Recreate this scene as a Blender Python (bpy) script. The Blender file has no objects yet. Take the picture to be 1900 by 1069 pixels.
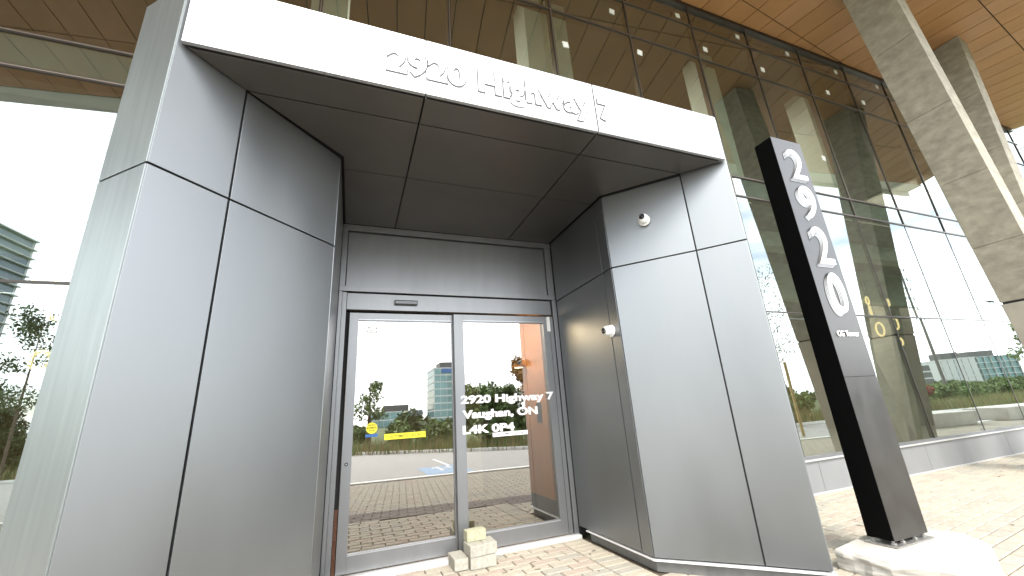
import bpy, bmesh, math, random
import numpy as np
from mathutils import Vector, Matrix
random.seed(7); rng = np.random.default_rng(7)
S = bpy.context.scene; C = S.collection

# ---------------------------------------------------------------- camera
PITCH, ROLL, YAW, LENS = math.radians(17.565), math.radians(-3.909), math.radians(22.0), 14.223
EYE = 1.35
fw = Vector((math.sin(YAW)*math.cos(PITCH), math.cos(YAW)*math.cos(PITCH), math.sin(PITCH)))
r0 = Vector((math.cos(YAW), -math.sin(YAW), 0)); u0 = r0.cross(fw)
c_, s_ = math.cos(ROLL), math.sin(ROLL)
ri = c_*r0 + s_*u0; up = -s_*r0 + c_*u0
cd = bpy.data.cameras.new('camera'); cam = bpy.data.objects.new('camera', cd); C.objects.link(cam)
cd.sensor_width = 36; cd.lens = LENS; cd.clip_start = 0.05; cd.clip_end = 3000
cam.matrix_world = Matrix(((ri.x, up.x, -fw.x, 0), (ri.y, up.y, -fw.y, 0), (ri.z, up.z, -fw.z, EYE), (0, 0, 0, 1)))
S.camera = cam

# ---------------------------------------------------------------- sky, sun, exposure
SUN_EL, SUN_AZ = math.radians(50), math.radians(188)     # azimuth clockwise from +Y: behind the camera
W = bpy.data.worlds.new('World'); S.world = W; W.use_nodes = True
nt = W.node_tree; nt.nodes.clear()
out = nt.nodes.new('ShaderNodeOutputWorld'); bg = nt.nodes.new('ShaderNodeBackground')
sky = nt.nodes.new('ShaderNodeTexSky'); sky.sky_type = 'NISHITA'; sky.sun_disc = False
sky.sun_elevation = SUN_EL; sky.sun_rotation = SUN_AZ; sky.dust_density = 2.0
tc = nt.nodes.new('ShaderNodeTexCoord'); mp = nt.nodes.new('ShaderNodeMapping'); mp.inputs['Scale'].default_value = (1, 1, 3.2)
nz = nt.nodes.new('ShaderNodeTexNoise'); nz.inputs['Scale'].default_value = 1.6; nz.inputs['Detail'].default_value = 6; nz.inputs['Roughness'].default_value = 0.55
cr = nt.nodes.new('ShaderNodeValToRGB'); cr.color_ramp.elements[0].position = 0.38; cr.color_ramp.elements[0].color = (0.18,)*3+(1,)
cr.color_ramp.elements[1].position = 0.54; cr.color_ramp.elements[1].color = (0.97,)*3+(1,)
mx = nt.nodes.new('ShaderNodeMix'); mx.data_type = 'RGBA'
mx.inputs[7].default_value = (15.0, 15.4, 15.8, 1)
bg.inputs['Strength'].default_value = 0.11
nt.links.new(tc.outputs['Generated'], mp.inputs['Vector']); nt.links.new(mp.outputs[0], nz.inputs['Vector'])
nt.links.new(nz.outputs['Fac'], cr.inputs[0]); nt.links.new(cr.outputs[0], mx.inputs[0])
nt.links.new(sky.outputs[0], mx.inputs[6]); nt.links.new(mx.outputs[2], bg.inputs[0]); nt.links.new(bg.outputs[0], out.inputs[0])

sd = bpy.data.lights.new('sun', 'SUN'); sd.energy = 1.5; sd.angle = math.radians(22); sd.color = (1.0, 0.95, 0.87)
sun = bpy.data.objects.new('sun', sd); C.objects.link(sun)
sdir = Vector((math.sin(SUN_AZ)*math.cos(SUN_EL), math.cos(SUN_AZ)*math.cos(SUN_EL), math.sin(SUN_EL)))
sun.rotation_euler = sdir.to_track_quat('Z', 'Y').to_euler()
S.view_settings.view_transform = 'Standard'; S.view_settings.look = 'None'
S.view_settings.exposure = 1.8; S.view_settings.gamma = 1.0; S.view_settings.use_curve_mapping = False
S.cycles.max_bounces = 10; S.cycles.transparent_max_bounces = 12; S.cycles.glossy_bounces = 6
S.cycles.sample_clamp_indirect = 8

# ---------------------------------------------------------------- materials
def mat(name, col, rough=0.6, metal=0.0, noise=0, nscale=8, bump=0, emit=None, estr=1, spec=0.5, stretch=(1, 1, 1), detail=5, coord='Object', rvar=0, coat=0):
    m = bpy.data.materials.new(name); m.use_nodes = True; t = m.node_tree; b = t.nodes['Principled BSDF']
    b.inputs['Base Color'].default_value = (*col, 1); b.inputs['Roughness'].default_value = rough
    b.inputs['Metallic'].default_value = metal; b.inputs['Specular IOR Level'].default_value = spec
    if coat: b.inputs['Coat Weight'].default_value = coat; b.inputs['Coat Roughness'].default_value = 0.08
    if noise or bump or rvar:
        tc = t.nodes.new('ShaderNodeTexCoord'); mp = t.nodes.new('ShaderNodeMapping'); mp.inputs['Scale'].default_value = stretch
        n = t.nodes.new('ShaderNodeTexNoise'); n.inputs['Scale'].default_value = nscale; n.inputs['Detail'].default_value = detail
        t.links.new(tc.outputs[coord], mp.inputs[0]); t.links.new(mp.outputs[0], n.inputs['Vector'])
        if noise:
            rp = t.nodes.new('ShaderNodeMapRange'); rp.inputs[1].default_value = 0.3; rp.inputs[2].default_value = 0.7
            rp.inputs[3].default_value = 1-noise; rp.inputs[4].default_value = 1+noise
            mu = t.nodes.new('ShaderNodeMix'); mu.data_type = 'RGBA'; mu.blend_type = 'MULTIPLY'; mu.inputs[0].default_value = 1
            mu.inputs[6].default_value = (*col, 1)
            t.links.new(n.outputs['Fac'], rp.inputs[0]); t.links.new(rp.outputs[0], mu.inputs[7]); t.links.new(mu.outputs[2], b.inputs['Base Color'])
        if rvar:
            r2 = t.nodes.new('ShaderNodeMapRange'); r2.inputs[1].default_value = 0.3; r2.inputs[2].default_value = 0.7
            r2.inputs[3].default_value = rough-rvar; r2.inputs[4].default_value = rough+rvar
            t.links.new(n.outputs['Fac'], r2.inputs[0]); t.links.new(r2.outputs[0], b.inputs['Roughness'])
        if bump:
            bp = t.nodes.new('ShaderNodeBump'); bp.inputs['Strength'].default_value = bump; bp.inputs['Distance'].default_value = 0.01
            t.links.new(n.outputs['Fac'], bp.inputs['Height']); t.links.new(bp.outputs[0], b.inputs['Normal'])
    if emit: b.inputs['Emission Color'].default_value = (*emit, 1); b.inputs['Emission Strength'].default_value = estr
    return m

def glassmat(name, tint, refl, ior=1.5, wav=0.0, rcol=(0.97, 0.96, 0.93)):
    m = bpy.data.materials.new(name); m.use_nodes = True; t = m.node_tree; t.nodes.clear()
    o = t.nodes.new('ShaderNodeOutputMaterial'); mix = t.nodes.new('ShaderNodeMixShader')
    tr = t.nodes.new('ShaderNodeBsdfTransparent'); tr.inputs[0].default_value = (*tint, 1)
    gl = t.nodes.new('ShaderNodeBsdfGlossy'); gl.inputs['Roughness'].default_value = 0.0; gl.inputs['Color'].default_value = (*rcol, 1)
    fr = t.nodes.new('ShaderNodeFresnel'); fr.inputs[0].default_value = ior
    ad = t.nodes.new('ShaderNodeMath'); ad.operation = 'ADD'; ad.inputs[1].default_value = refl; ad.use_clamp = True
    ge = t.nodes.new('ShaderNodeNewGeometry'); inv_ = t.nodes.new('ShaderNodeMath'); inv_.operation = 'SUBTRACT'; inv_.inputs[0].default_value = 1
    mu_ = t.nodes.new('ShaderNodeMath'); mu_.operation = 'MULTIPLY'     # only the outer skin of the pane reflects
    t.links.new(ge.outputs['Backfacing'], inv_.inputs[1]); t.links.new(fr.outputs[0], ad.inputs[0])
    t.links.new(ad.outputs[0], mu_.inputs[0]); t.links.new(inv_.outputs[0], mu_.inputs[1]); t.links.new(mu_.outputs[0], mix.inputs[0])
    t.links.new(tr.outputs[0], mix.inputs[1]); t.links.new(gl.outputs[0], mix.inputs[2]); t.links.new(mix.outputs[0], o.inputs[0])
    if wav:
        tc = t.nodes.new('ShaderNodeTexCoord'); n = t.nodes.new('ShaderNodeTexNoise'); n.inputs['Scale'].default_value = 1.3; n.inputs['Detail'].default_value = 0
        bp = t.nodes.new('ShaderNodeBump'); bp.inputs['Strength'].default_value = wav; bp.inputs['Distance'].default_value = 0.02
        t.links.new(tc.outputs['Object'], n.inputs['Vector']); t.links.new(n.outputs['Fac'], bp.inputs['Height']); t.links.new(bp.outputs[0], gl.inputs['Normal'])
    return m

M = {}
M['panel'] = mat('grey_metallic_panel', (0.243, 0.253, 0.257), 0.41, 0.90, noise=0.06, nscale=1.6, rvar=0.06, stretch=(1, 1, .35), coord='Object')
M['panel_soffit'] = mat('darker_soffit_panel', (0.145, 0.138, 0.128), 0.40, 0.85, noise=.06, nscale=2)  # portal underside, darker and warmer in tone than the pier panels
M['panel_side'] = mat('weathered_side_panel', (0.27, 0.292, 0.287), 0.42, 0.85, noise=0.08, nscale=5, stretch=(5, 5, .35))
M['fascia'] = mat('silver_fascia_panel', (0.42, 0.43, 0.44), 0.38, 0.55, noise=0.07, nscale=5, stretch=(6, 1, .6))
M['letter_white'] = mat('white_letter', (0.9, 0.9, 0.9), 0.35)
M['return'] = mat('letter_side_return', (0.065, 0.065, 0.065), 0.6)
M['void'] = mat('dark_joint', (0.012, 0.012, 0.012), 0.8)
M['kick'] = mat('kick_plate', (0.16, 0.16, 0.155), 0.5, 0.4, noise=0.15, nscale=12)
M['ledge'] = mat('aluminium_ledge', (0.7, 0.7, 0.69), 0.4, 0.3)
M['frame'] = mat('anodised_door_frame', (0.23, 0.235, 0.242), 0.38, 0.7, noise=0.05, nscale=6, stretch=(1, 1, .2))
M['gasket'] = mat('black_gasket', (0.01, 0.01, 0.01), 0.5)
M['bead'] = mat('light_glazing_bead', (0.45, 0.46, 0.48), 0.3, 0.6)
M['glass'] = glassmat('curtain_wall_glass', (0.66, 0.69, 0.65), 0.27, 1.5, 0.012, (0.84, 0.92, 0.89))
M['doorglass'] = glassmat('door_glass', (0.72, 0.73, 0.69), 0.34, 1.45)
M['mullion'] = mat('bronze_mullion', (0.05, 0.042, 0.036), 0.35, 0.5)
M['mullion_cap'] = mat('mullion_cap_edge', (0.25, 0.21, 0.17), 0.3, 0.7)
M['spandrel'] = mat('grey_green_spandrel', (0.30, 0.37, 0.35), 0.45, 0.2, noise=0.06, nscale=3)
M['basewall'] = mat('grey_base_panel', (0.24, 0.245, 0.25), 0.5, 0.3, noise=0.07, nscale=2, stretch=(1, 1, .5))
M['sill'] = mat('pale_metal_sill', (0.6, 0.6, 0.6), 0.35, 0.5)
M['wood'] = mat('timber_tone_soffit', (0.33, 0.168, 0.062), 0.42, 0.0, noise=0.10, nscale=2.5, stretch=(1, .3, 1), coord='Object', spec=.4)
M['wood2'] = mat('timber_tone_soffit_paler', (0.35, 0.185, 0.08), 0.42, 0.0, noise=0.10, nscale=2.5, stretch=(1, .3, 1), spec=.4)
M['pale_edge'] = mat('pale_soffit_edge', (0.5, 0.5, 0.44), 0.5, noise=.08, nscale=3)
M['maple'] = mat('warm_wood_wall', (0.60, 0.27, 0.085), 0.4, noise=0.08, nscale=3, stretch=(1, 6, .4))
M['darkplinth'] = mat('dark_plinth', (0.05, 0.035, 0.025), 0.4)
M['intwall'] = mat('interior_wall', (0.17, 0.155, 0.13), 0.7, noise=.1, nscale=.6)
M['intdark'] = mat('interior_dark_wall', (0.075, 0.068, 0.052), 0.7, noise=.3, nscale=.5)
M['intcol'] = mat('interior_pale_column', (0.72, 0.76, 0.66), 0.6, noise=.08, nscale=2)
M['intbrown'] = mat('interior_brown_wall', (0.22, 0.14, 0.08), 0.6, noise=.15, nscale=.7)
M['intgreen'] = mat('interior_pale_bulkhead', (0.45, 0.52, 0.43), 0.7)
M['intfloor'] = mat('interior_floor', (0.25, 0.23, 0.2), 0.3)
M['black'] = mat('satin_black_metal', (0.003, 0.003, 0.003), 0.6, 0.0, spec=.02)
M['signface'] = mat('dark_brushed_sign_face', (0.09, 0.088, 0.086), 0.33, 0.85, noise=.10, nscale=5, rvar=.05)
M['digit_line'] = mat('dark_digit_outline', (0.03, 0.03, 0.03), 0.5)
M['digit_grey'] = mat('silver_digit_layer', (0.6, 0.6, 0.6), 0.35, 0.6)
M['white_plastic'] = mat('white_plastic', (0.82, 0.82, 0.8), 0.3)
M['lens'] = mat('black_lens', (0.01, 0.01, 0.012), 0.08, coat=.5)
M['steel'] = mat('galvanised_steel', (0.35, 0.34, 0.32), 0.45, 0.8, noise=.2, nscale=20)
M['yellow'] = mat('yellow_vinyl', (0.85, 0.72, 0.02), 0.4)
M['blue'] = mat('blue_vinyl', (0.03, 0.12, 0.35), 0.4)
M['ink'] = mat('dark_ink', (0.02, 0.02, 0.02), 0.6)
M['sticker'] = mat('white_glass_sticker', (0.8, 0.8, 0.75), 0.5, emit=(1, 1, .92), estr=0.0)
M['greyprint'] = mat('grey_print', (0.45, 0.46, 0.40), 0.5)
M['copper'] = mat('copper_brush', (0.2, 0.095, 0.06), 0.4, .5)
M['paver'] = [mat('cream_paver', (0.345, 0.31, 0.25), 0.85, noise=.12, nscale=22, bump=.25),
              mat('sand_paver', (0.355, 0.32, 0.255), 0.85, noise=.12, nscale=25, bump=.25),
              mat('pink_paver', (0.335, 0.28, 0.228), 0.85, noise=.14, nscale=20, bump=.25),
              mat('stone_paver', (0.305, 0.285, 0.24), 0.85, noise=.12, nscale=24, bump=.25)]
M['darkpaver'] = mat('charcoal_paver', (0.15, 0.125, 0.11), 0.85, noise=.12, nscale=22, bump=.25)
M['bedding'] = mat('joint_sand', (0.09, 0.068, 0.045), 0.95, noise=.2, nscale=30)
M['kerb'] = mat('pale_kerb', (0.75, 0.74, 0.71), 0.8, noise=.08, nscale=9)
M['road'] = mat('driveway_concrete', (0.33, 0.32, 0.30), 0.85, noise=.1, nscale=4)
M['asphalt'] = mat('asphalt', (0.06, 0.06, 0.06), 0.9, noise=.15, nscale=30)
M['bluepaint'] = mat('blue_road_paint', (0.22, 0.33, 0.47), 0.7, noise=.15, nscale=9)
M['whitepaint'] = mat('white_road_paint', (0.7, 0.7, 0.7), 0.7)
M['grassland'] = mat('grass_ground', (0.075, 0.10, 0.03), 0.95, noise=.3, nscale=.6)
M['leaf'] = mat('green_leaf', (0.115, 0.175, 0.05), 0.6, noise=.45, nscale=1.1, coord='Object')
M['leafdark'] = mat('dark_green_leaf', (0.06, 0.10, 0.03), 0.6, noise=.4, nscale=1.3)
M['leaforange'] = mat('orange_leaf', (0.30, 0.155, 0.035), 0.6, noise=.35, nscale=1.5)
M['leafred'] = mat('dark_red_leaf', (0.22, 0.02, 0.02), 0.6, noise=.35, nscale=1.5)
M['drygrass'] = mat('dry_grass', (0.26, 0.21, 0.10), 0.9, noise=.35, nscale=1.5)
M['bark'] = mat('grey_bark', (0.13, 0.10, 0.075), 0.9, noise=.25, nscale=12)
M['stake'] = mat('pale_timber_stake', (0.5, 0.38, 0.18), 0.8, noise=.1, nscale=8)
M['bglass'] = mat('teal_tower_glass', (0.13, 0.25, 0.26), 0.12, 0.3, noise=.2, nscale=.12)
M['bglass2'] = mat('blue_grey_tower_glass', (0.20, 0.235, 0.25), 0.12, 0.3, noise=.2, nscale=.12)
M['bslab'] = mat('pale_slab', (0.5, 0.52, 0.52), 0.6)
M['bdark'] = mat('dark_cladding', (0.09, 0.095, 0.10), 0.5)
M['ringlamp'] = mat('glowing_ring_lamp', (0.8, 0.6, 0.2), 0.4, emit=(1.0, 0.78, 0.40), estr=.7)
M['downlight'] = mat('glowing_downlight', (0.9, 0.8, 0.7), 0.4, emit=(1.0, 0.78, 0.5), estr=2)
M['polepaint'] = mat('weathered_pole_steel', (0.10, 0.095, 0.09), 0.7, 0.1)
M['red'] = mat('red_paint', (0.35, 0.02, 0.015), 0.35)

def concrete(name, col, zs):
    m = mat(name, col, 0.85, noise=.16, nscale=5, bump=.5, stretch=(1, 1, 1.6), detail=12)
    t = m.node_tree; b = t.nodes['Principled BSDF']; src = b.inputs['Base Color'].links[0].from_socket
    tc = t.nodes.new('ShaderNodeTexCoord'); mp = t.nodes.new('ShaderNodeMapping'); mp.inputs['Scale'].default_value = (1.8, 1.8, zs); mp.inputs['Rotation'].default_value = (.12, 0, 0)
    n = t.nodes.new('ShaderNodeTexNoise'); n.inputs['Scale'].default_value = 2.2; n.inputs['Detail'].default_value = 7; n.inputs['Roughness'].default_value = .7
    rp = t.nodes.new('ShaderNodeValToRGB'); rp.color_ramp.elements[0].position = .38; rp.color_ramp.elements[0].color = (.86, .855, .83, 1)
    rp.color_ramp.elements[1].position = .66; rp.color_ramp.elements[1].color = (1.17, 1.16, 1.13, 1)
    mu = t.nodes.new('ShaderNodeMix'); mu.data_type = 'RGBA'; mu.blend_type = 'MULTIPLY'; mu.inputs[0].default_value = 1
    t.links.new(tc.outputs['Object'], mp.inputs[0]); t.links.new(mp.outputs[0], n.inputs['Vector']); t.links.new(n.outputs['Fac'], rp.inputs[0])
    t.links.new(src, mu.inputs[6]); t.links.new(rp.outputs[0], mu.inputs[7]); t.links.new(mu.outputs[2], b.inputs['Base Color'])
    return m
M['concrete'] = concrete('board_marked_concrete', (0.30, 0.275, 0.22), 3.2)
M['concrete_pale'] = mat('pale_cast_concrete', (0.40, 0.38, 0.34), 0.85, noise=.1, nscale=6, bump=.3)
M['concrete_ped'] = mat('smooth_pedestal_concrete', (0.36, 0.33, 0.27), 0.85, noise=.1, nscale=3, bump=.2)
M['planter'] = mat('planter_concrete', (0.55, 0.52, 0.47), 0.8, noise=.08, nscale=4)

# ---------------------------------------------------------------- helpers
def link(o, parent=None):
    C.objects.link(o)
    if parent is not None: o.parent = parent
    return o
def empty(name, label, cat, loc=(0, 0, 0), group=None):
    o = bpy.data.objects.new(name, None); o.location = loc; o.empty_display_size = .2; C.objects.link(o)
    o['label'] = label; o['category'] = cat
    if group: o['group'] = group
    return o
class MB:
    def __init__(s): s.v = []; s.f = []; s.m = []
    def add(s, vs, fs, mi=0):
        k = len(s.v); s.v += [tuple(map(float, v)) for v in vs]; s.f += [[i+k for i in f] for f in fs]; s.m += [mi]*len(fs)
    def box(s, x0, x1, y0, y1, z0, z1, mi=0):
        s.hexa([(x0, y0), (x1, y0), (x1, y1), (x0, y1)], z0, z1, mi)
    def hexa(s, pl, z0, z1, mi=0):        # prism over an anticlockwise plan polygon
        n = len(pl)
        z0f = z0 if callable(z0) else (lambda x, y: z0); z1f = z1 if callable(z1) else (lambda x, y: z1)
        vs = [(x, y, z0f(x, y)) for x, y in pl] + [(x, y, z1f(x, y)) for x, y in pl]
        fs = [list(range(n))[::-1], list(range(n, 2*n))] + [[i, (i+1) % n, n+(i+1) % n, n+i] for i in range(n)]
        s.add(vs, fs, mi)
    def loft(s, a, b, mi=0):
        n = len(a); s.add(list(a)+list(b), [list(range(n))[::-1], list(range(n, 2*n))] + [[i, (i+1) % n, n+(i+1) % n, n+i] for i in range(n)], mi)
    def tube(s, p, q, r0, r1=None, n=8, mi=0):
        r1 = r0 if r1 is None else r1; p = Vector(p); q = Vector(q); d = (q-p).normalized()
        a = d.orthogonal().normalized(); b = d.cross(a)
        A = [p+(a*math.cos(t)+b*math.sin(t))*r0 for t in [2*math.pi*i/n for i in range(n)]]
        B = [q+(a*math.cos(t)+b*math.sin(t))*r1 for t in [2*math.pi*i/n for i in range(n)]]
        s.loft(A, B, mi)
    def mesh(s, name, mats, bevel=0, smooth=False):
        me = bpy.data.meshes.new(name); me.from_pydata(s.v, [], s.f)
        for m in (mats if isinstance(mats, (list, tuple)) else [mats]): me.materials.append(m)
        if any(s.m): me.polygons.foreach_set('material_index', s.m)
        bm = bmesh.new(); bm.from_mesh(me); bmesh.ops.recalc_face_normals(bm, faces=bm.faces)
        if bevel: bmesh.ops.bevel(bm, geom=list(bm.edges), offset=bevel, segments=2, profile=.6, affect='EDGES')
        bm.to_mesh(me); bm.free()
        if smooth: me.polygons.foreach_set('use_smooth', [True]*len(me.polygons))
        me.update(); return me
    def obj(s, name, mats, parent=None, bevel=0, smooth=False, label=None):
        o = link(bpy.data.objects.new(name, s.mesh(name, mats, bevel, smooth)), parent)
        if label: o['label'] = label
        return o
def bx(name, m, parent, x0, x1, y0, y1, z0, z1, bevel=0, label=None):
    b = MB(); b.box(x0, x1, y0, y1, z0, z1); return b.obj(name, m, parent, bevel, label=label)
def struct(o, k='structure'): o['kind'] = k; return o
def tag(o, label, cat, group=None):
    o['label'] = label; o['category'] = cat
    if group: o['group'] = group
    return o
def wall(name, m, parent, a, b, z0, z1, th=.03, gap=.005, out=0.0, bevel=.0025, label=None):
    """upright panel along plan segment a-b; its face lies on the segment, its thickness to the left of a->b"""
    a = Vector(a); b = Vector(b); d = (b-a).normalized(); n = Vector((-d.y, d.x))
    a2 = a+d*gap-n*out; b2 = b-d*gap-n*out
    mb = MB(); mb.hexa([tuple(a2), tuple(b2), tuple(b2+n*th), tuple(a2+n*th)], z0+gap, z1-gap)
    return mb.obj(name, m, parent, bevel, label=label)

_dg = None
def text_mesh(body, size, m, offset=0.0, extrude=0.004, sx=1.0, spacing=1.0, name='lettering', res=4):
    cu = bpy.data.curves.new('t', 'FONT'); cu.body = body; cu.size = size; cu.offset = offset; cu.extrude = extrude; cu.space_character = spacing; cu.resolution_u = res
    o = bpy.data.objects.new('t', cu); C.objects.link(o); dg = bpy.context.evaluated_depsgraph_get()
    me = bpy.data.meshes.new_from_object(o.evaluated_get(dg)); C.objects.unlink(o); bpy.data.objects.remove(o); bpy.data.curves.remove(cu)
    me.name = name; me.materials.clear(); me.materials.append(m)
    n = len(me.vertices); co = np.empty(n*3); me.vertices.foreach_get('co', co); co = co.reshape(-1, 3)
    co[:, 0] *= sx; me.vertices.foreach_set('co', co.ravel()); me.update()
    return me, (co[:, 0].min() if n else 0, co[:, 0].max() if n else 0, co[:, 1].min() if n else 0, co[:, 1].max() if n else 0)
FACE = Matrix.Rotation(math.pi/2, 4, 'X')     # text upright on a wall facing -Y
def put_text(body, size, m, x, y, z, parent, width=None, rotm=FACE, name='lettering', capz=None, **k):
    me, (a, b, c, d) = text_mesh(body, size, m, name=name, **k)
    sx = (width/(b-a)) if width else 1; sz = (capz/(d-c)) if capz else 1
    n = len(me.vertices); co = np.empty(n*3); me.vertices.foreach_get('co', co); co = co.reshape(-1, 3)
    co[:, 0] = (co[:, 0]-a)*sx; co[:, 1] *= sz
    if capz: co[:, 1] -= c*sz
    me.vertices.foreach_set('co', co.ravel()); me.update()
    o = link(bpy.data.objects.new(name, me), parent); o.matrix_local = Matrix.Translation((x, y, z)) @ rotm
    if len(body) > 1: o['kind'] = 'stuff'
    return o
def word_letters(body, size, m, x, y, z, parent, width, mats_extra=None, **k):
    """each character its own mesh"""
    def adv(s): 
        me, (a, b, c, d) = text_mesh(s+'|', size, m, **k); bpy.data.meshes.remove(me); return b
    a0 = adv(''); full, (fa, fb, _, _) = text_mesh(body, size, m, **k); bpy.data.meshes.remove(full); sx = width/(fb-fa)
    for i, ch in enumerate(body):
        if ch == ' ': continue
        off = adv(body[:i])-a0
        me, _b = text_mesh(ch, size, m, name='letter', **k)
        n = len(me.vertices); co = np.empty(n*3); me.vertices.foreach_get('co', co); co = co.reshape(-1, 3)
        co[:, 0] = (co[:, 0]+off-fa)*sx; me.vertices.foreach_set('co', co.ravel()); me.update()
        o = link(bpy.data.objects.new('letter', me), parent); o.matrix_local = Matrix.Translation((x, y, z)) @ FACE
        if mats_extra:
            k2 = dict(k); k2['offset'] = k['offset']+.009; k2['extrude'] = .0012
            me, _b = text_mesh(ch, size, mats_extra, name='letter_return', **k2)
            n = len(me.vertices); co = np.empty(n*3); me.vertices.foreach_get('co', co); co = co.reshape(-1, 3)
            co[:, 0] = (co[:, 0]+off-fa)*sx; me.vertices.foreach_set('co', co.ravel()); me.update()
            q = link(bpy.data.objects.new('letter_return', me), o); q.location = (0, 0, -.0034)

# ================================================================ GROUND
def zsof(x, y): return 9.45+.071*(y-4.5)
OB = .11                                        # the plaza grid runs 6.3 degrees off the curtain wall
g = MB(); g.add([(-1500, -1500, -.05), (1500, -1500, -.05), (1500, 1500, -.05), (-1500, 1500, -.05)], [[0, 1, 2, 3]])
struct(g.obj('ground', M['grassland']))
g = MB(); g.hexa([(-40, -2.2-.11*40), (60, -2.2+6.6), (60, 4.6), (-40, 4.6)], -.04, -.012)
pave = struct(g.obj('pavement', M['bedding']))
g = MB(); g.hexa([(-40, -18.9), (-14.5, -18.6), (.3, -14.6), (4.4, -10.4), (7, -7.9), (12, -6.3), (31, -4.9), (38, -3.9), (60, -3.2), (60, 4.3), (-40, -6.7)], -.045, -.025)
struct(g.obj('driveway', M['road']))
# kerb beside the pavement, built in lengths
for i in range(34):
    x0 = -18+i*1.2; x1 = x0+1.19
    k = MB(); k.hexa([(x0, -2.35+OB*x0), (x1, -2.35+OB*x1), (x1, -2.12+OB*x1), (x0, -2.12+OB*x0)], -.03, .03)
    if i == 0: kerb = struct(k.obj('kerb', M['kerb']))
    else: k.obj('kerb_stone', M['kerb'], kerb)
pts = [(-40, -18.9), (-14.5, -18.6), (.3, -14.6), (4.4, -10.4), (7, -7.9), (12, -6.3), (31, -4.9), (38, -3.9), (60, -3.2)]
k = MB()
for a, b in zip(pts, pts[1:]):
    d = (Vector(b)-Vector(a)).normalized(); n = Vector((-d.y, d.x))*.16
    k.hexa([a, b, (b[0]+n.x, b[1]+n.y), (a[0]+n.x, a[1]+n.y)], -.02, .1)
struct(k.obj('far_kerb', M['kerb']))
g = MB(); g.hexa([(2.05, -4.6), (3.3, -4.6), (3.3, -2.5), (2.05, -2.6)], -.024, -.018)
pm = struct(g.obj('parking_marking', M['bluepaint']))
g = MB(); g.box(2.55, 2.65, -4.3, -3.3, -.017, -.012); g.box(2.65, 2.95, -3.8, -3.72, -.017, -.012); g.box(2.9, 2.98, -4.4, -3.72, -.017, -.012)
for i in range(14):
    t0 = 2*math.pi*i/14+.6; t1 = 2*math.pi*(i+.9)/14+.6
    if i > 9: continue
    g.hexa([(2.72+.30*math.cos(t0), -4.15+.30*math.sin(t0)), (2.72+.30*math.cos(t1), -4.15+.30*math.sin(t1)), (2.72+.24*math.cos(t1), -4.15+.24*math.sin(t1)), (2.72+.24*math.cos(t0), -4.15+.24*math.sin(t0))][::-1], -.017, -.012)
g.obj('wheelchair_symbol', M['whitepaint'], pm)
g = MB()
for i in range(3): g.box(-6+3.5*i+2, -5.9+3.5*i+2, -7.4, -3.2, -.024, -.019)
struct(g.obj('parking_lines', M['whitepaint']))

# pavers: unit cells laid in two bonds, the nearest 300 in view as objects of their own
cells = []
def visible(p):
    v = Vector((p[0], p[1], 0-EYE)); d = v.dot(fw)
    if d < .2: return 0
    sx = v.dot(ri)/d*LENS/36; sy = v.dot(up)/d*LENS/36
    if abs(sx) > .52 or abs(sy) > .30: return 0
    # hidden behind the portal or its piers
    x, y = p
    if x < 2.45 and (y < 3.3): return 0
    if 2.5 < x and y > 0 and x/y < 1.385: return 0
    if y > 4.62: return 0
    return 1/(d*d)*abs(EYE)/v.length
portal = [(-1.42, 4.6), (-1.42, 2.7), (-1.07, 2.42), (-.17, 3.38), (-.17, 4.6)]
portal_r = [(2.49, 4.6), (2.49, 3.38), (3.37, 2.42), (3.68, 2.72), (3.68, 4.6)]
def inside(p, poly):
    x, y = p; c = False; n = len(poly)
    for i in range(n):
        x1, y1 = poly[i]; x2, y2 = poly[(i+1) % n]
        if (y1 > y) != (y2 > y) and x < (x2-x1)*(y-y1)/(y2-y1)+x1: c = not c
    return c
PL, PW = .27, .128
for j in range(0, 19):                           # aligned field in front of the door, cut pieces at its edge
    y = 4.585-PW*(j+.5)
    if y < 2.36: break
    for i in range(-2, 15):
        xb_ = 2.22-PL*i-(PL/2 if j % 2 else 0)+PL*.5; xa_ = xb_-PL; xb_ = min(xb_, 2.22)
        if xb_-xa_ < .05: continue
        x = (xa_+xb_)/2
        if x < -1.4 or inside((x, y), portal): continue
        cells.append((x, y, 0, round(xb_-xa_, 3), PW, random.choice((0, 0, 1, 1, 2, 3))))
for j in range(30):                               # soldier border beside the right pier
    y = 4.585-.11*(j+.5)
    if y < 2.36: break
    cells.append((2.355, y, 0, .27, .11, random.choice((0, 1, 3))))
th = math.atan(OB); ct, st = math.cos(th), math.sin(th)
for j in range(-40, 60):
    for i in range(-70, 130):
        s = (i+.5*(j % 2)+.25)*PL; t = j*PW; x = s*ct-t*st; y = s*st+t*ct
        if y > (4.57 if x > 3.75 else 4.5) or y < -2.18+OB*x or x < -14 or x > 28: continue
        LL = PL
        if y > 2.37 and abs(x-2.497) < PL/2: LL = x+PL/2-2.497; x = 2.497+LL/2; LL = round(LL, 3)
        elif -1.35 < x < 2.497 and y > 2.37: continue
        if LL < .04: continue
        if inside((x, y), portal) or inside((x, y), portal_r): continue
        band = 1.74 < y-OB*(x-1)*1.0 < 2.36 and x < 3.6
        cells.append((x, y, th, LL, PW, 4 if band else random.choice((0, 0, 1, 1, 2, 3))))
pm_ = M['paver']+[M['darkpaver']]
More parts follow.
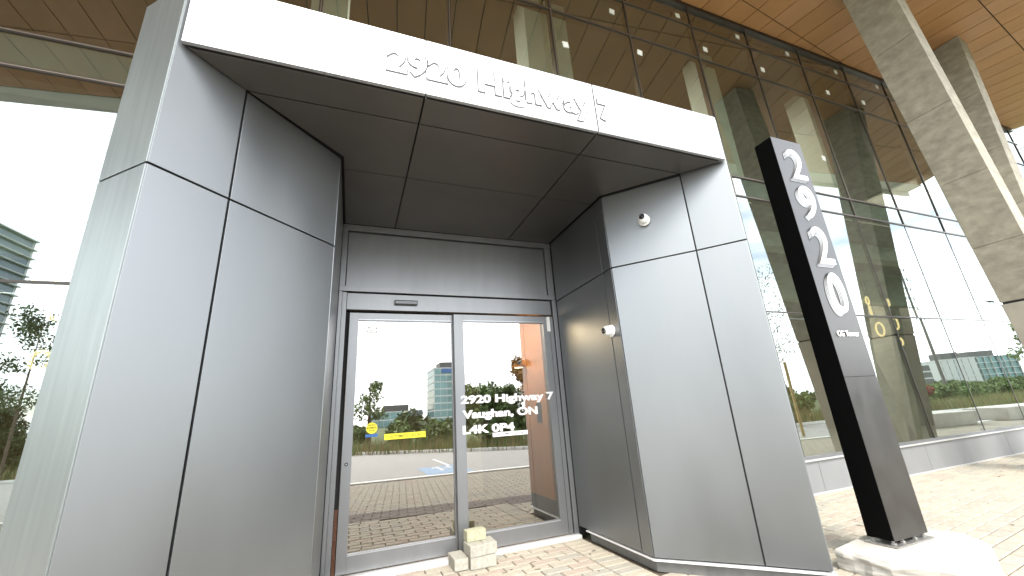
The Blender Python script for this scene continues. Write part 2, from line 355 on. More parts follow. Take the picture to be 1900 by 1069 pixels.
def paver_geo(L, Wd, jig=0):
    a, b = L/2-.006, Wd/2-.006; c = .006
    vs = [(-a, -b, -.03), (a, -b, -.03), (a, b, -.03), (-a, b, -.03), (-a, -b, -c), (a, -b, -c), (a, b, -c), (-a, b, -c),
          (-a+c, -b+c, 0), (a-c, -b+c, 0), (a-c, b-c, 0), (-a+c, b-c, 0)]
    fs = [[0, 1, 5, 4], [1, 2, 6, 5], [2, 3, 7, 6], [3, 0, 4, 7], [4, 5, 9, 8], [5, 6, 10, 9], [6, 7, 11, 10], [7, 4, 8, 11], [8, 9, 10, 11]]
    return vs, fs
order = sorted(range(len(cells)), key=lambda k: -visible(cells[k][:2]))
single = set(k for k in order[:296] if visible(cells[k][:2]) > 0)
pmesh = {}
rest = MB()
for k, (x, y, a, L, Wd, mi) in enumerate(cells):
    dz = random.uniform(-.0016, .0016)
    if k in single:
        key = (L, Wd, mi)
        if key not in pmesh:
            b = MB(); b.add(*paver_geo(L, Wd)); pmesh[key] = b.mesh('paver', pm_[mi])
        o = link(bpy.data.objects.new('paver', pmesh[key]), pave); o.location = (x, y, dz)
        o.rotation_euler = (random.uniform(-.004, .004), random.uniform(-.003, .003), a+random.uniform(-.004, .004)+(math.pi if random.random() < .5 else 0))
    else:
        vs, fs = paver_geo(L, Wd); c, s = math.cos(a), math.sin(a)
        rest.add([(x+c*p-s*q, y+s*p+c*q, z+dz) for p, q, z in vs], fs, mi)
me = bpy.data.meshes.new('paver_field'); me.from_pydata(rest.v, [], rest.f)
for m in pm_: me.materials.append(m)
me.polygons.foreach_set('material_index', rest.m); me.update()
struct(link(bpy.data.objects.new('paver_field', me), pave), 'stuff')

# ================================================================ GLASS BUILDING
bld = empty('office_building', 'glass fronted tower base with bronze mullions and a timber toned overhang, behind the entrance portal', 'building', (0, 4.5, 0))
bld.location = (0, 0, 0)
MX = [-14.4, -12.7, -11.0, -9.3, -7.55, -5.8, -4.1, -2.22, -.63, 1.10, 2.88, 4.55, 6.26, 7.95, 9.70, 11.43, 13.12, 14.85, 16.6, 18.3, 20.1]
HZ = [.50, 2.71, 4.87, 5.28, 8.02, 8.88, 9.45]
YW = 4.5
for i, x in enumerate(MX):
    z0 = .5
    if -1.42 < x < 3.7: z0 = 4.16
    up_ = MB(); up_.box(x-.022, x+.022, YW-.012, YW+.10, z0 if z0 > 1 else 4.87, 9.44)
    o = up_.obj('mullion', M['mullion'], bld)
    cp = MB(); cp.box(x-.007, x+.007, YW-.020, YW-.0125, z0 if z0 > 1 else 4.87, 9.43); cp.obj('mullion_cap', M['mullion_cap'], o)
    if z0 < 1:      # thin silicone joint below the spandrel
        lo = MB(); lo.box(x-.010, x+.010, YW-.006, YW+.06, .5, 4.868); lo.obj('mullion', M['mullion'], bld)
for z in HZ[1:-1]:
    hh = .012 if z < 4 else (.02 if z < 6 else .022)
    for xa, xb in ((-14.4, 20.3),):
        if z < 4.5:
            bx('transom', M['mullion'], bld, -14.4, -1.44, YW-.008, YW+.08, z-hh, z+hh); bx('transom', M['mullion'], bld, 3.72, 20.3, YW-.008, YW+.08, z-hh, z+hh)
        else:
            o = bx('transom', M['mullion'], bld, xa, xb, YW-.014, YW+.09, z-hh, z+hh)
            bx('transom_cap', M['mullion_cap'], o, xa, xb, YW-.021, YW-.0145, z-.006, z+.006)
bx('head_rail', M['mullion'], bld, -14.4, 20.3, YW-.06, YW+.1, 9.36, 9.444)
for i in range(len(MX)-1):
    a, b = MX[i]+.004, MX[i+1]-.004
    for j in range(len(HZ)-1):
        z0, z1 = HZ[j]+.003, HZ[j+1]-.003
        spans = [(a, b, z0)]
        if j < 2 and b > -1.42 and a < 3.70:           # the portal stands in front: keep only what rises past or beside it
            spans = []
            if a < -1.44: spans.append((a, -1.43, z0))
            if b > 3.72: spans.append((3.72, b, z0))
            if j == 1: spans.append((max(a, -1.425), min(b, 3.715), 4.16))
        for a2, b2, z0 in spans:
          tilt = random.uniform(-.0012, .0012); tz = random.uniform(-.001, .001)
          if j == 2:
            bx('glass_pane', M['glass'], bld, a2, b2, YW, YW+.012, z0, z1)
            bx('spandrel_panel', M['spandrel'], bld, a2, b2, YW+.02, YW+.05, z0, z1)
          else:
            p = MB(); w = b2-a2; h = z1-z0
            p.add([(a2, YW-tilt*w, z0-0), (b2, YW+tilt*w, z0), (b2, YW+tilt*w+tz*h, z1), (a2, YW-tilt*w+tz*h, z1),
                   (a2, YW-tilt*w+.012, z0), (b2, YW+tilt*w+.012, z0), (b2, YW+tilt*w+tz*h+.012, z1), (a2, YW-tilt*w+tz*h+.012, z1)],
                  [[0, 1, 2, 3], [7, 6, 5, 4], [0, 4, 5, 1], [1, 5, 6, 2], [2, 6, 7, 3], [3, 7, 4, 0]])
            p.obj('glass_pane', M['glass'], bld)
# stickers on the panes
for x, z in ((4.71, 7.66), (6.50, 8.34), (8.17, 8.32), (10.38, 8.30), (11.8, 8.37), (4.23, 8.5), (5.94, 9.06), (7.65, 9.09), (9.28, 9.14), (11.06, 9.13), (12.79, 9.15), (9.29, 6.23), (3.1, 7.3)):
    s = MB(); w, h = .055, .06; a = random.uniform(-.2, .2); c, d = math.cos(a), math.sin(a)
    q = [(x+c*p-d*r, z+d*p+c*r) for p, r in ((-w, -h), (w, -h), (w, h), (-w, h))]
    s.loft([(p, YW-.009, r) for p, r in q], [(p, YW-.006, r) for p, r in q]); s.obj('glass_sticker', M['sticker'], bld)
# base wall panels, sill and flashing
def basewall(x0, x1):
    n = max(1, round((x1-x0)/3.0)); w = (x1-x0)/n
    for i in range(n): bx('base_panel', M['basewall'], bld, x0+i*w+.003, x0+(i+1)*w-.003, YW-.035, YW+.05, .015, .435, .003)
    bx('sill', M['sill'], bld, x0, x1, YW-.07, YW+.04, .438, .458, .002); bx('sill_rail', M['frame'], bld, x0, x1, YW-.03, YW+.05, .461, .50)
    bx('base_flashing', M['sill'], bld, x0, x1, YW-.05, YW-.037, .0, .022)
basewall(3.72, 20.3); basewall(-14.4, -1.44)

# overhang soffit panels, clipped to the facade line
def clip(poly, f):
    outp = []
    for i in range(len(poly)):
        a, b = poly[i], poly[(i+1) % len(poly)]; fa, fb = f(a), f(b)
        if fa >= 0: outp.append(a)
        if (fa >= 0) != (fb >= 0): t = fa/(fa-fb); outp.append((a[0]+t*(b[0]-a[0]), a[1]+t*(b[1]-a[1])))
    return outp
e1 = Vector((ct, st)); e2 = Vector((-st, ct))
rows = [-.70, .92*ct, 3.18*ct, 5.42*ct]           # offsets of the long joints measured across the grid
for ri_ in range(3):
    t0, t1 = rows[ri_]+.009, rows[ri_+1]-.009
    for i in range(-24, 40):
        # cross joints: x = 7.23 + .57 k where y is near 4
        s0 = (7.23*ct+4.2*st)+.573*(i-3)+.010; s1 = s0+.573-.020
        poly = [tuple(e1*s0+e2*t0), tuple(e1*s1+e2*t0), tuple(e1*s1+e2*t1), tuple(e1*s0+e2*t1)]
        poly = clip(poly, lambda p: YW-.07-p[1]); 
        if len(poly) >= 3: poly = clip(poly, lambda p: 21.7-.31*p[1]-p[0])
        if len(poly) < 3: continue
        ar = abs(sum(poly[k][0]*poly[(k+1) % len(poly)][1]-poly[(k+1) % len(poly)][0]*poly[k][1] for k in range(len(poly))))/2
        if ar < .01: continue
        p = MB(); p.hexa(poly, lambda x, y: zsof(x, y), lambda x, y: zsof(x, y)+.02)
        p.obj('soffit_panel', M['wood'] if ri_ == 2 or random.random() < .5 else M['wood2'], bld)
# pale outer edge of the overhang, its slab and the storeys above
p = MB(); a0, b0 = -16, 21.36
p.hexa([(a0, -1.08-.12+OB*a0-.0), (b0, -1.20+OB*b0), (b0, -.72+OB*b0-.0), (a0, -.72+OB*a0)], lambda x, y: zsof(x, y)+.001, lambda x, y: zsof(x, y)+.021)
p.obj('soffit_edge', M['pale_edge'], bld)
p = MB(); p.hexa([(a0, -1.20+OB*a0), (b0, -1.20+OB*b0), (20.35, 4.62), (a0, 4.62)], lambda x, y: zsof(x, y)+.045, lambda x, y: 10.2)
p.obj('overhang_slab', M['void'], bld)
p = MB(); p.hexa([(a0, -1.26+OB*a0), (b0+.06, -1.26+OB*b0), (b0+.06, -1.205+OB*b0), (a0, -1.205+OB*a0)], lambda x, y: 9.03, lambda x, y: 10.6)
p.obj('overhang_fascia', M['pale_edge'], bld)
p = MB(); p.hexa([(a0, 4.63), (20.35, 4.63), (20.35, 20), (a0, 20)], 9.5, 10.2); p.obj('upper_floor_slab', M['intwall'], bld)

# interior seen through the glass
bx('interior_floor', M['intfloor'], bld, -14.4, 20.3, 4.86, 19.9, -.02, .0)
bx('interior_wall', M['intbrown'], bld, -14.4, 20.3, 12.0, 12.2, 0, 4.695)
bx('interior_wall', M['intdark'], bld, -14.4, 20.3, 11.4, 11.6, 4.9, 9.46)
bx('interior_wall', M['intwall'], bld, 20.1, 20.3, 4.7, 12, 0, 9.46); bx('interior_wall', M['intwall'], bld, -14.4, -14.2, 4.7, 12, 0, 9.46)
bx('interior_bulkhead', M['intgreen'], bld, -14.2, 20.1, 5.2, 5.5, 4.35, 4.68)
bx('interior_bulkhead', M['intgreen'], bld, -14.2, 20.1, 6.6, 6.8, 3.7, 4.68)
bx('interior_slab', M['intwall'], bld, -14.2, 20.1, 4.7, 11.98, 4.70, 4.9)
bx('interior_ceiling', M['intdark'], bld, -14.2, 20.1, 4.7, 11.39, 9.25, 9.4)
for xa, xb, ya in ((2.74, 3.10, 5.2), (3.20, 3.66, 5.2), (7.22, 7.66, 5.2), (-.88, -.36, 5.3), (11.0, 11.5, 5.3)):
    bx('interior_column', M['intcol'], bld, xa, xb, ya, ya+.5, 4.9, 9.25)
for sx in (-1, 1):                                # V-shaped pair in the lobby
    p = MB(); b_ = (13.9+sx*.12, 7.0)
    p.loft([(b_[0]-.3, 6.9, 0), (b_[0]+.3, 6.9, 0), (b_[0]+.3, 7.4, 0), (b_[0]-.3, 7.4, 0)],
           [(b_[0]-.3+sx*1.4, 6.9, 4.69), (b_[0]+.3+sx*1.4, 6.9, 4.69), (b_[0]+.3+sx*1.4, 7.4, 4.69), (b_[0]-.3+sx*1.4, 7.4, 4.69)])
    p.obj('interior_column', M['concrete'], bld)

for lx, ly, lz, e_, w in ((-5, 8.0, 4.66, 40, 5), (3, 8.0, 9.2, 260, 7), (11, 8.0, 9.2, 260, 7), (18, 8, 9.2, 120, 4), (-7, 8.0, 9.2, 160, 7), (7.5, 8.2, 4.66, 70, 5), (13, 8.2, 4.66, 100, 5), (18, 8.2, 4.66, 60, 4)):  # area lights added to brighten lobby and upper floor, no real fittings
    l_ = bpy.data.lights.new('interior_fill_light', 'AREA'); l_.energy = e_; l_.size = w; l_.size_y = 2; l_.shape = 'RECTANGLE'; l_.color = (1, .95, .88)
    lo = bpy.data.objects.new('interior_fill_light', l_); lo.location = (lx, ly, lz-.02); C.objects.link(lo); lo.parent = bld
# leaning concrete columns
def column(Xt, Xb, ya, yt, yb, base_lab):
    # outer face at y=ya, inner face from yb (low) to yt (top); the shaft leans along the facade; joint at z=2.6
    z1 = zsof(Xt, ya)+.01; zj = 2.60; th_ = .6
    def q(z, e=0, s_=0):
        f = (z-zj)/(z1-zj); X = Xb+(Xt-Xb)*f+e; yi = yb+(yt-yb)*f
        return [(X, ya+e, z), (X+th_-2*e, ya+.066+e, z), (X+th_-2*e, yi+.066-e, z), (X, yi-e, z)]
    cuts = [zj, 3.55, 4.75, 6.1, 7.6, z1]; first = None
    for a, b in zip(cuts, cuts[1:]):
        m = MB(); m.loft(q(a+.0025), q(b-.0025)); o = m.obj('column_shaft' if first is None else 'shaft_lift', M['concrete'], bld if first is None else first, .008)
        if first is None: first = o; o['label'] = base_lab
    m = MB(); m.loft(q(zj, .012), q(z1, .012)); m.obj('shaft_core', M['concrete'], first)
    m = MB(); m.loft(q(-.02, .0), q(zj-.035, .0)); m.obj('column_pedestal', M['concrete_ped'], bld, .01)
    m = MB(); m.loft(q(zj-.034, .018), q(zj+.002, .018)); m.obj('joint_shadow_gap', M['void'], bld)
column(9.13, 9.84, 2.51, 3.19, 3.10, 'nearer leaning board-marked concrete column under the overhang')
column(13.13, 11.80, 2.94, 3.66, 3.50, 'farther leaning concrete column, partly hidden by the nearer one')

# ================================================================ ENTRANCE PORTAL
por = empty('entrance_portal', 'grey metal clad entrance surround with splayed piers, address fascia and automatic sliding doors', 'entrance')
J, B0, SO, TP = 2.78, .105, 3.63, 4.14
LA, LJ, LI = (-1.09, 2.41), (-.785, 2.735), (-.19, 3.36)
LO = (-1.42, 2.71)
RA, RJ, RI = (3.37, 2.42), (3.085, 2.755), (2.505, 3.36)
RO = (3.70, 2.74)
DY = 4.71
for z0, z1 in ((B0, J), (J, TP)):
    zt = min(z1, SO) if z1 == TP else z1
    wall('cladding_panel', M['panel_side'], por, LO, LA, z0, z1, .025, .0065)
    wall('cladding_panel', M['panel'], por, LA, LJ, z0, z1, .025, .0065)
    wall('cladding_panel', M['panel'], por, LJ, LI, z0, zt, .025, .0065)
    wall('cladding_panel', M['panel'], por, LI, (LI[0], DY-.06), z0, zt, .02, .0065)
    wall('cladding_panel', M['panel'], por, (RI[0], DY-.06), (RI[0], 3.52), z0, zt, .02, .0065)
    wall('cladding_panel', M['panel'], por, (RI[0], 3.52), RI, z0, zt, .02, .0065)
    wall('cladding_panel', M['panel'], por, RI, RJ, z0, zt, .025, .0065)
    wall('cladding_panel', M['panel'], por, RJ, RA, z0, z1, .025, .0065)
    wall('cladding_panel', M['panel_side'], por, RA, RO, z0, z1, .025, .0065)
    wall('cladding_panel', M['panel_side'], por, (LO[0], YW-.03), LO, z0, z1, .025, .0065)
    wall('cladding_panel', M['panel_side'], por, RO, (RO[0], YW-.03), z0, z1, .025, .0065)
def inset(poly, d):
    n = len(poly); A = sum(poly[i][0]*poly[(i+1) % n][1]-poly[(i+1) % n][0]*poly[i][1] for i in range(n))
    sgn = 1 if A > 0 else -1; res = []
    for i in range(n):
        p0, p1, p2 = Vector(poly[i-1]), Vector(poly[i]), Vector(poly[(i+1) % n])
        d1 = (p1-p0).normalized(); d2 = (p2-p1).normalized(); n1 = Vector((-d1.y, d1.x))*sgn; n2 = Vector((-d2.y, d2.x))*sgn
        m = (n1+n2)/(1+n1.dot(n2)); res.append(tuple(p1+m*d))
    return res
lp = [(-1.42, YW-.03), (-1.42, 2.71), (-1.09, 2.41), (-.19, 3.36), (-.19, YW-.03)]
rp_ = [(2.505, YW-.03), (2.505, 3.36), (3.37, 2.42), (3.70, 2.74), (3.70, YW-.03)]
for pl in (lp, rp_):
    p = MB(); p.hexa(inset(pl, .027), .02, 4.10); p.obj('pier_core', M['void'], por)
    p = MB(); p.hexa(inset(pl, .045 if False else .024), 0.0, .084); p.obj('kick_plate', M['kick'], por)
    p = MB(); p.hexa(inset(pl, -.012), .086, .100); p.obj('base_ledge', M['ledge'], por, .002)
# fascia panels, letters, top
FX = [-1.062, -.275, .397, 1.875, 3.345]
for a, b in zip(FX, FX[1:]):
    gp = .0012 if (a == -.275 or b == -.275) else .006
    bx('fascia_panel', M['fascia'], por, a+gp, b-gp, 2.402, 2.43, SO+.002, TP, .002)
bx('fascia_core', M['void'], por, -1.04, 3.32, 2.436, 2.50, SO+.03, TP-.01)
bx('portal_roof', M['panel_side'], por, -1.06, 3.34, 2.505, YW-.03, TP-.03, TP-.005)
word_letters('2920 Highway 7', .285, M['letter_white'], .118, 2.3955, 3.775, por, 1.935, mats_extra=M['return'], offset=.008, extrude=.0015, spacing=1.02)
# soffit panels of the portal
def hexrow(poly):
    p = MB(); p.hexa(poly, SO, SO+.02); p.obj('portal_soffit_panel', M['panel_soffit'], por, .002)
ys = [2.445, 2.735, 3.53, DY-.05]; gp = .012
def xl(y): return -1.062+(y-2.43)*(-.215+1.062)/(3.335-2.43) if y < 3.335 else -.165
def xr(y): return 3.335-(y-2.43)*(3.335-2.48)/(3.335-2.43) if y < 3.335 else 2.48
xs = [None, .395, 1.872, None]
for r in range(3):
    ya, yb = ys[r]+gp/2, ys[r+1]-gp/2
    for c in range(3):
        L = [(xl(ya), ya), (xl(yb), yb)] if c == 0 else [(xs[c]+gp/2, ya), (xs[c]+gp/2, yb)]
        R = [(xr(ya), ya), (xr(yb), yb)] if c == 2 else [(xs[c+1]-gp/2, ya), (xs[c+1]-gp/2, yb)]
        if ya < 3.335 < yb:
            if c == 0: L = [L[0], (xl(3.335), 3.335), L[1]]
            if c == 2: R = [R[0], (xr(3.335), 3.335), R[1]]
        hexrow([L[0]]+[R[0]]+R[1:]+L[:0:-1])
bx('soffit_backing', M['void'], por, -.98, 3.24, 2.50, 4.9, SO+.04, SO+.06)

# door assembly
F = M['frame']
bx('head_frame', F, por, -.185, 2.50, DY-.045, DY+.05, 3.555, SO-.002, .002)
bx('transom_panel', F, por, -.12, 2.40, DY-.015, DY+.02, 2.875, 3.540, .002)
bx('transom_rail', F, por, -.185, 2.50, DY-.045, DY+.05, 2.806, 2.868, .002)
bx('transom_backing', M['void'], por, -.18, 2.49, DY+.022, DY+.06, 2.79, 3.62)
bx('transom_stile', F, por, -.185, -.128, DY-.04, DY+.02, 2.87, 3.553, .002); bx('transom_stile', F, por, 2.408, 2.50, DY-.04, DY+.02, 2.87, 3.553, .002)
hd = bx('door_header', F, por, -.098, 2.43, DY-.02, DY+.12, 2.60, 2.79, .002)
bx('motion_sensor', M['lens'], hd, .41, .675, DY-.062, DY-.021, 2.665, 2.72, .012)
bx('jamb', F, por, -.185, -.150, DY-.055, DY+.1, .03, 2.80, .003); bx('jamb', F, por, -.149, -.102, DY-.025, DY+.1, .03, 2.80, .003)
bx('jamb', F, por, 2.445, 2.50, DY-.055, DY+.1, .03, 2.80, .003)
bx('portal_blocking', M['void'], por, 2.502, 2.75, 4.665, 8.4, .0, 3.6); bx('portal_blocking', M['void'], por, -.45, -.187, 4.665, 8.4, .0, 3.6)
bx('jamb_gap', M['void'], por, -.10, 2.44, DY+.10, DY+.12, 2.575, 2.80)
bx('jamb_gap', M['void'], por, -.10, -.064, DY+.05, DY+.11, .03, 2.59)
br = MB()
for i in range(46): br.box(-.098, -.068, DY-.01, DY+.03, .03+i*.0125, .03+i*.0125+.006)
br.obj('brush_seal', M['copper'], por)
bx('threshold', M['ledge'], por, -.18, 2.50, DY-.118, DY+.15, -.03, .03, .003)
def leaf(x0, x1, gx0, gx1, y, rightgap):
    z0, z1, g0, g1 = .048, 2.568, .205, 2.478
    b = MB()
    b.box(x0, gx0, y, y+.045, z0, z1)
    if x1 > gx1: b.box(gx1, x1, y, y+.045, z0, z1)
    b.box(gx0+.0005, gx1-.0005, y+.0005, y+.045, z0, g0); b.box(gx0+.0005, gx1-.0005, y+.0005, y+.045, g1, z1)
    o = b.obj('door_leaf', F, por, .0015)
    q = MB(); q.box(gx0-.0, gx1+.0, y-.0035, y-.0003, g0-.016, g0-.006)
    q.box(gx0, gx1, y-.003, y-.0003, g1+.012, g1+.018); q.obj('glazing_bead', M['bead'], o)['kind'] = 'stuff'
    bx('glass_pane', M['doorglass'], o, gx0, gx1, y+.018, y+.028, g0, g1)
    return o
ll = leaf(-.060, 1.094, .034, 1.082, DY+.0, True)
rl = leaf(1.096, 2.432, 1.216, 2.285, DY-.045, False)
bx('leaf_gasket', M['gasket'], rl, 1.0965, 1.103, DY-.0475, DY-.0455, .05, 2.568)
bx('frame_joint', M['gasket'], rl, 2.375, 2.379, DY-.0475, DY-.0455, .05, 2.35); bx('frame_joint', M['gasket'], rl, 2.431, 2.443, DY-.02, DY+.0, .04, 2.59)
bx('alarm_contact', M['white_plastic'], rl, 2.335, 2.378, DY-.066, DY-.046, 2.37, 2.562, .003)
lk = MB(); lk.tube((-.036+.022, DY-.008, 1.0), (-.036+.022, DY-.0005, 1.0), .017, n=20); o = lk.obj('lock_cylinder', M['gasket'], ll)
lk = MB(); lk.tube((-.014, DY-.011, 1.0), (-.014, DY-.0082, 1.0), .007, n=14); lk.obj('lock_core', M['bead'], ll)
# vinyl and lettering on the glass
GY = DY+.018; GR = DY-.045+.018
for body, zb, w in (('2920 Highway 7', 1.525, 1.18), ('Vaughan, ON', 1.362, .93), ('L4K 0P4', 1.198, .62)):
    word_letters(body, .118, M['letter_white'], 1.162+(.015 if zb < 1.5 else 0), DY-.047, zb, rl, w, offset=.0048, extrude=.0012, spacing=1.0)
bx('warning_strip', M['yellow'], ll, .345, .776, GY-.0020, GY-.0008, 1.200, 1.258)
put_text('< AUTOMATIC DOOR >', .036, M['ink'], .372, GY-.0026, 1.216, ll, width=.375, offset=.0004, extrude=.0002)
bx('warning_strip', M['white_plastic'], rl, 1.531, 1.965, GR-.0020, GR-.0008, 1.139, 1.186)
put_text('< AUTOMATIC DOOR >', .032, M['ink'], 1.555, GR-.0026, 1.152, rl, width=.385, offset=.0003, extrude=.0002)
d = MB(); d.tube((.217, GY-.002, 1.328), (.217, GY-.0008, 1.328), .056, n=32); d.obj('warning_disc', M['yellow'], ll)
put_text('CAUTION', .022, M['ink'], .178, GY-.0026, 1.350, ll, width=.078, offset=.0004, extrude=.0002)
put_text('AUTOMATIC', .026, M['ink'], .166, GY-.0026, 1.322, ll, width=.102, offset=.0006, extrude=.0002)
put_text('DOOR', .022, M['ink'], .190, GY-.0026, 1.298, ll, width=.055, offset=.0004, extrude=.0002)
bx('blue_label', M['blue'], ll, .155, .280, GY-.0020, GY-.0008, 1.240, 1.268)
lg = MB()
for (a, b, c, e) in ((0, .105, .052, .062), (0, .105, 0, .010), (.0, .012, .0, .022), (.0, .012, .04, .062), (.093, .105, .0, .022), (.093, .105, .04, .062), (.028, .036, .012, .05), (.046, .054, .012, .05), (.064, .072, .012, .05), (.028, .072, .028, .034)):
    lg.box(.131+a, .131+b, GY-.0020, GY-.0008, 2.346+c, 2.346+e)
lg.obj('etched_mark', M['greyprint'], ll)
put_text('920', .085, M['digit_line'], .600, GY-.0020, 1.425, ll, width=.150, offset=.001, extrude=.0005)
dv = MB(); dv.box(.47, .51, GY+.3, GY+.36, .95, 1.03)

# vestibule behind the doors
VX0, VX1 = -.16, 2.5
ww = bx('vestibule_wall', M['maple'], por, 2.33, 2.47, 4.86, 5.58, .36, 2.70); bx('wall_plinth', M['darkplinth'], por, 2.345, 2.47, 4.87, 5.57, .0, .358)
bx('plinth_step', M['darkplinth'], por, 2.31, 2.344, 4.90, 5.5, .0, .19)
bx('vestibule_ceiling', M['intfloor'], por, VX0, 2.48, 4.86, 8.5, 2.72, 2.76)
bx('door_control', M['lens'], ww, 2.31, 2.329, 5.02, 5.14, 1.25, 1.50)
lp_ = MB(); lp_.tube((2.24, 5.50, 2.02), (2.24, 5.50, 2.06), .10, .07, n=24); o = lp_.obj('wall_lamp', M['copper'], ww)
lp_ = MB(); lp_.tube((2.24, 5.50, 2.011), (2.24, 5.50, 2.018), .06, n=20); lp_.obj('wall_lamp_lens', M['downlight'], o)
lt = bpy.data.lights.new('vestibule_downlight', 'AREA'); lt.energy = 22; lt.size = 1.0; lt.color = (1, .72, .45)
lo = bpy.data.objects.new('vestibule_downlight', lt); lo.location = (1.75, 5.3, 2.69); C.objects.link(lo); lo.rotation_euler = (0, math.radians(-35), 0); lo.parent = por
bx('downlight_trim', M['downlight'], por, 1.45, 1.65, 5.25, 5.45, 2.705, 2.719)

# ================================================================ SECURITY CAMERAS
def sec_cam(loc, n, look, label):
    n = Vector(n).normalized(); e = empty('security_camera', label, 'camera', loc, 'white security cameras on the right pier')
    def lathe(prof, axis, o, name, m, seg=24, parent=None):
        a = axis.orthogonal().normalized(); b = axis.cross(a); mb = MB(); vs = []; k = len(prof)
        for i in range(seg):
            t = 2*math.pi*i/seg
            for (r, h) in prof: vs.append(o+axis*h+(a*math.cos(t)+b*math.sin(t))*r)
        fs = [[i*k+j, i*k+j+1, ((i+1) % seg)*k+j+1, ((i+1) % seg)*k+j] for i in range(seg) for j in range(k-1)]
        mb.add(vs, fs); return mb.obj(name, m, parent, smooth=True)
    z = Vector((0, 0, 0))
    lathe([(0, 0), (.062, 0), (.064, .012), (.058, .02), (.045, .026), (0, .027)], n, z, 'base_plate', M['white_plastic'], parent=e)
    c = n*.052; R = .054
    body = lathe([(R*math.sin(t), -R*math.cos(t)) for t in [math.pi*i/12 for i in range(13)]], n, c, 'dome_body', M['white_plastic'], parent=e)
    L = Vector(look).normalized()
    lathe([(0, .0), (.028, .0), (.030, .012), (.020, .016), (.019, .006), (0, .006)], L, c+L*(R-.008), 'lens_ring', M['lens'], parent=e)
    lathe([(0, 0), (.014, 0), (.012, .007), (0, .010)], L, c+L*(R-.003), 'lens', M['lens'], parent=e)
    s = MB(); s.tube(n*.01+Vector((0, 0, -.05)), n*.03+Vector((0, 0, -.058)), .012, .010, n=10); s.obj('mount_screw', M['white_plastic'], e)
nr = Vector((-.735, -.68, 0))
sec_cam((2.783-.003, 3.057-.003, 3.217), nr, (-.75, -.55, .1), 'white dome camera high on the splayed pier panel, above the horizontal joint')
sec_cam((2.503, 3.50, 2.13), (-1, 0, 0), (-.95, -.1, -.02), 'white turret camera lower down on the dark inner panel beside the doors')

# ================================================================ ADDRESS PYLON
MZ, MT = .185, 4.09; mx0, mx1, my0, my1 = 4.150, 4.622, 2.415, 2.615
py = empty('address_pylon', 'tall narrow black address pylon with 2920 in striped digits, on a white concrete block', 'sign', (mx0, my0, MZ))
py.location = (0, 0, 0)
th2 = MB(); th2.box(mx0+.002, mx1, my0+.004, my1, MZ, MT); th2.obj('pylon_body', M['black'], py, .003)
bx('pylon_face', M['signface'], py, mx0+.001, mx1+.001, my0, my0+.003, MZ+1.31, MT)
bx('pylon_face', M['signface'], py, mx0+.001, mx1+.001, my0, my0+.003, MZ, MZ+1.306)
bx('base_plate', M['steel'], py, mx0-.02, mx1+.02, my0-.02, my1+.02, .142, .153)
for x in (mx0+.03, mx0+.15, mx1-.15, mx1-.03):
    for y in (my0+.03, my1-.03):
        b = MB(); b.tube((x, y, .153), (x, y, MZ), .011, n=6); b.tube((x, y, .154), (x, y, .168), .02, n=6); b.obj('anchor_bolt', M['steel'], py)
for i, (ch, z0, h) in enumerate((('2', 3.585, .375), ('9', 3.115, .385), ('2', 2.605, .410), ('0', 2.095, .415))):
    root = None; step = .0145; NL = 3
    for k in range(NL, -1, -1):
        dx, dz = -step*k, -step*k*.75; yo = my0-.0015-.004*(NL-k)
        xa, ya_, za = 4.305+dx-.006, yo, z0+dz-.006
        if root is None:
            ox, oy, oz = xa, ya_, za; root = put_text(ch, .5, M['digit_line'], xa, ya_, za, py, width=.238+.012, capz=h+.012, offset=.007, extrude=.0010, name='digit', res=8)
        else: put_text(ch, .5, M['digit_line'], xa-ox, za-oz, -(ya_-oy), root, width=.238+.012, capz=h+.012, offset=.007, extrude=.0010, name='outline_layer', res=8, rotm=Matrix())
        put_text(ch, .5, M['digit_grey'] if k else M['letter_white'], 4.305+dx-ox, z0+dz-oz, -(yo-.002-oy), root, width=.238, capz=h, offset=.002, extrude=.0010, name='digit_layer', res=8, rotm=Matrix())
put_text('CG Tower', .075, M['letter_white'], 4.235, my0-.006, 1.868, py, width=.315, offset=.0006, extrude=.004)

# white concrete block with a rough side
def block():
    e = MB(); top = [(3.775, 2.655), (3.765, 2.27), (3.95, 1.93), (4.40, 1.93), (4.80, 2.12), (4.985, 2.36), (4.93, 2.56), (4.75, 2.66), (4.3, 2.74)]
    n = len(top); cx = sum(p[0] for p in top)/n; cy = sum(p[1] for p in top)/n
    rings = []
    for (s, z) in ((1.0, -.01), (1.012, .03), (1.0, .08), (1.005, .12), (.985, .14)):
        rings.append([(cx+(x-cx)*s, cy+(y-cy)*s, z) for x, y in top])
    vs = [v for r in rings for v in r]; fs = [[k*n+i, k*n+(i+1) % n, (k+1)*n+(i+1) % n, (k+1)*n+i] for k in range(len(rings)-1) for i in range(n)]+[[4*n+i for i in range(n)]]
    e.add(vs, fs); me = e.mesh('concrete_block', M['concrete_pale'])
    bm = bmesh.new(); bm.from_mesh(me); bmesh.ops.subdivide_edges(bm, edges=bm.edges, cuts=5, use_grid_fill=True)
    import mathutils
    for v in bm.verts:
        f = mathutils.noise.noise(v.co*14)+.6*mathutils.noise.noise(v.co*33)
        side = max(0, 1-abs(v.co.x-3.77)*9)
        v.co += Vector((-1, 0, 0))*f*.035*side+Vector((f, mathutils.noise.noise(v.co*8+Vector((3, 3, 3))), .4*f))*.007
    bm.to_mesh(me); bm.free()
    return link(bpy.data.objects.new('concrete_block', me))
bl = tag(block(), 'rough white cast concrete block carrying the black address pylon, beside the right pier', 'concrete block')

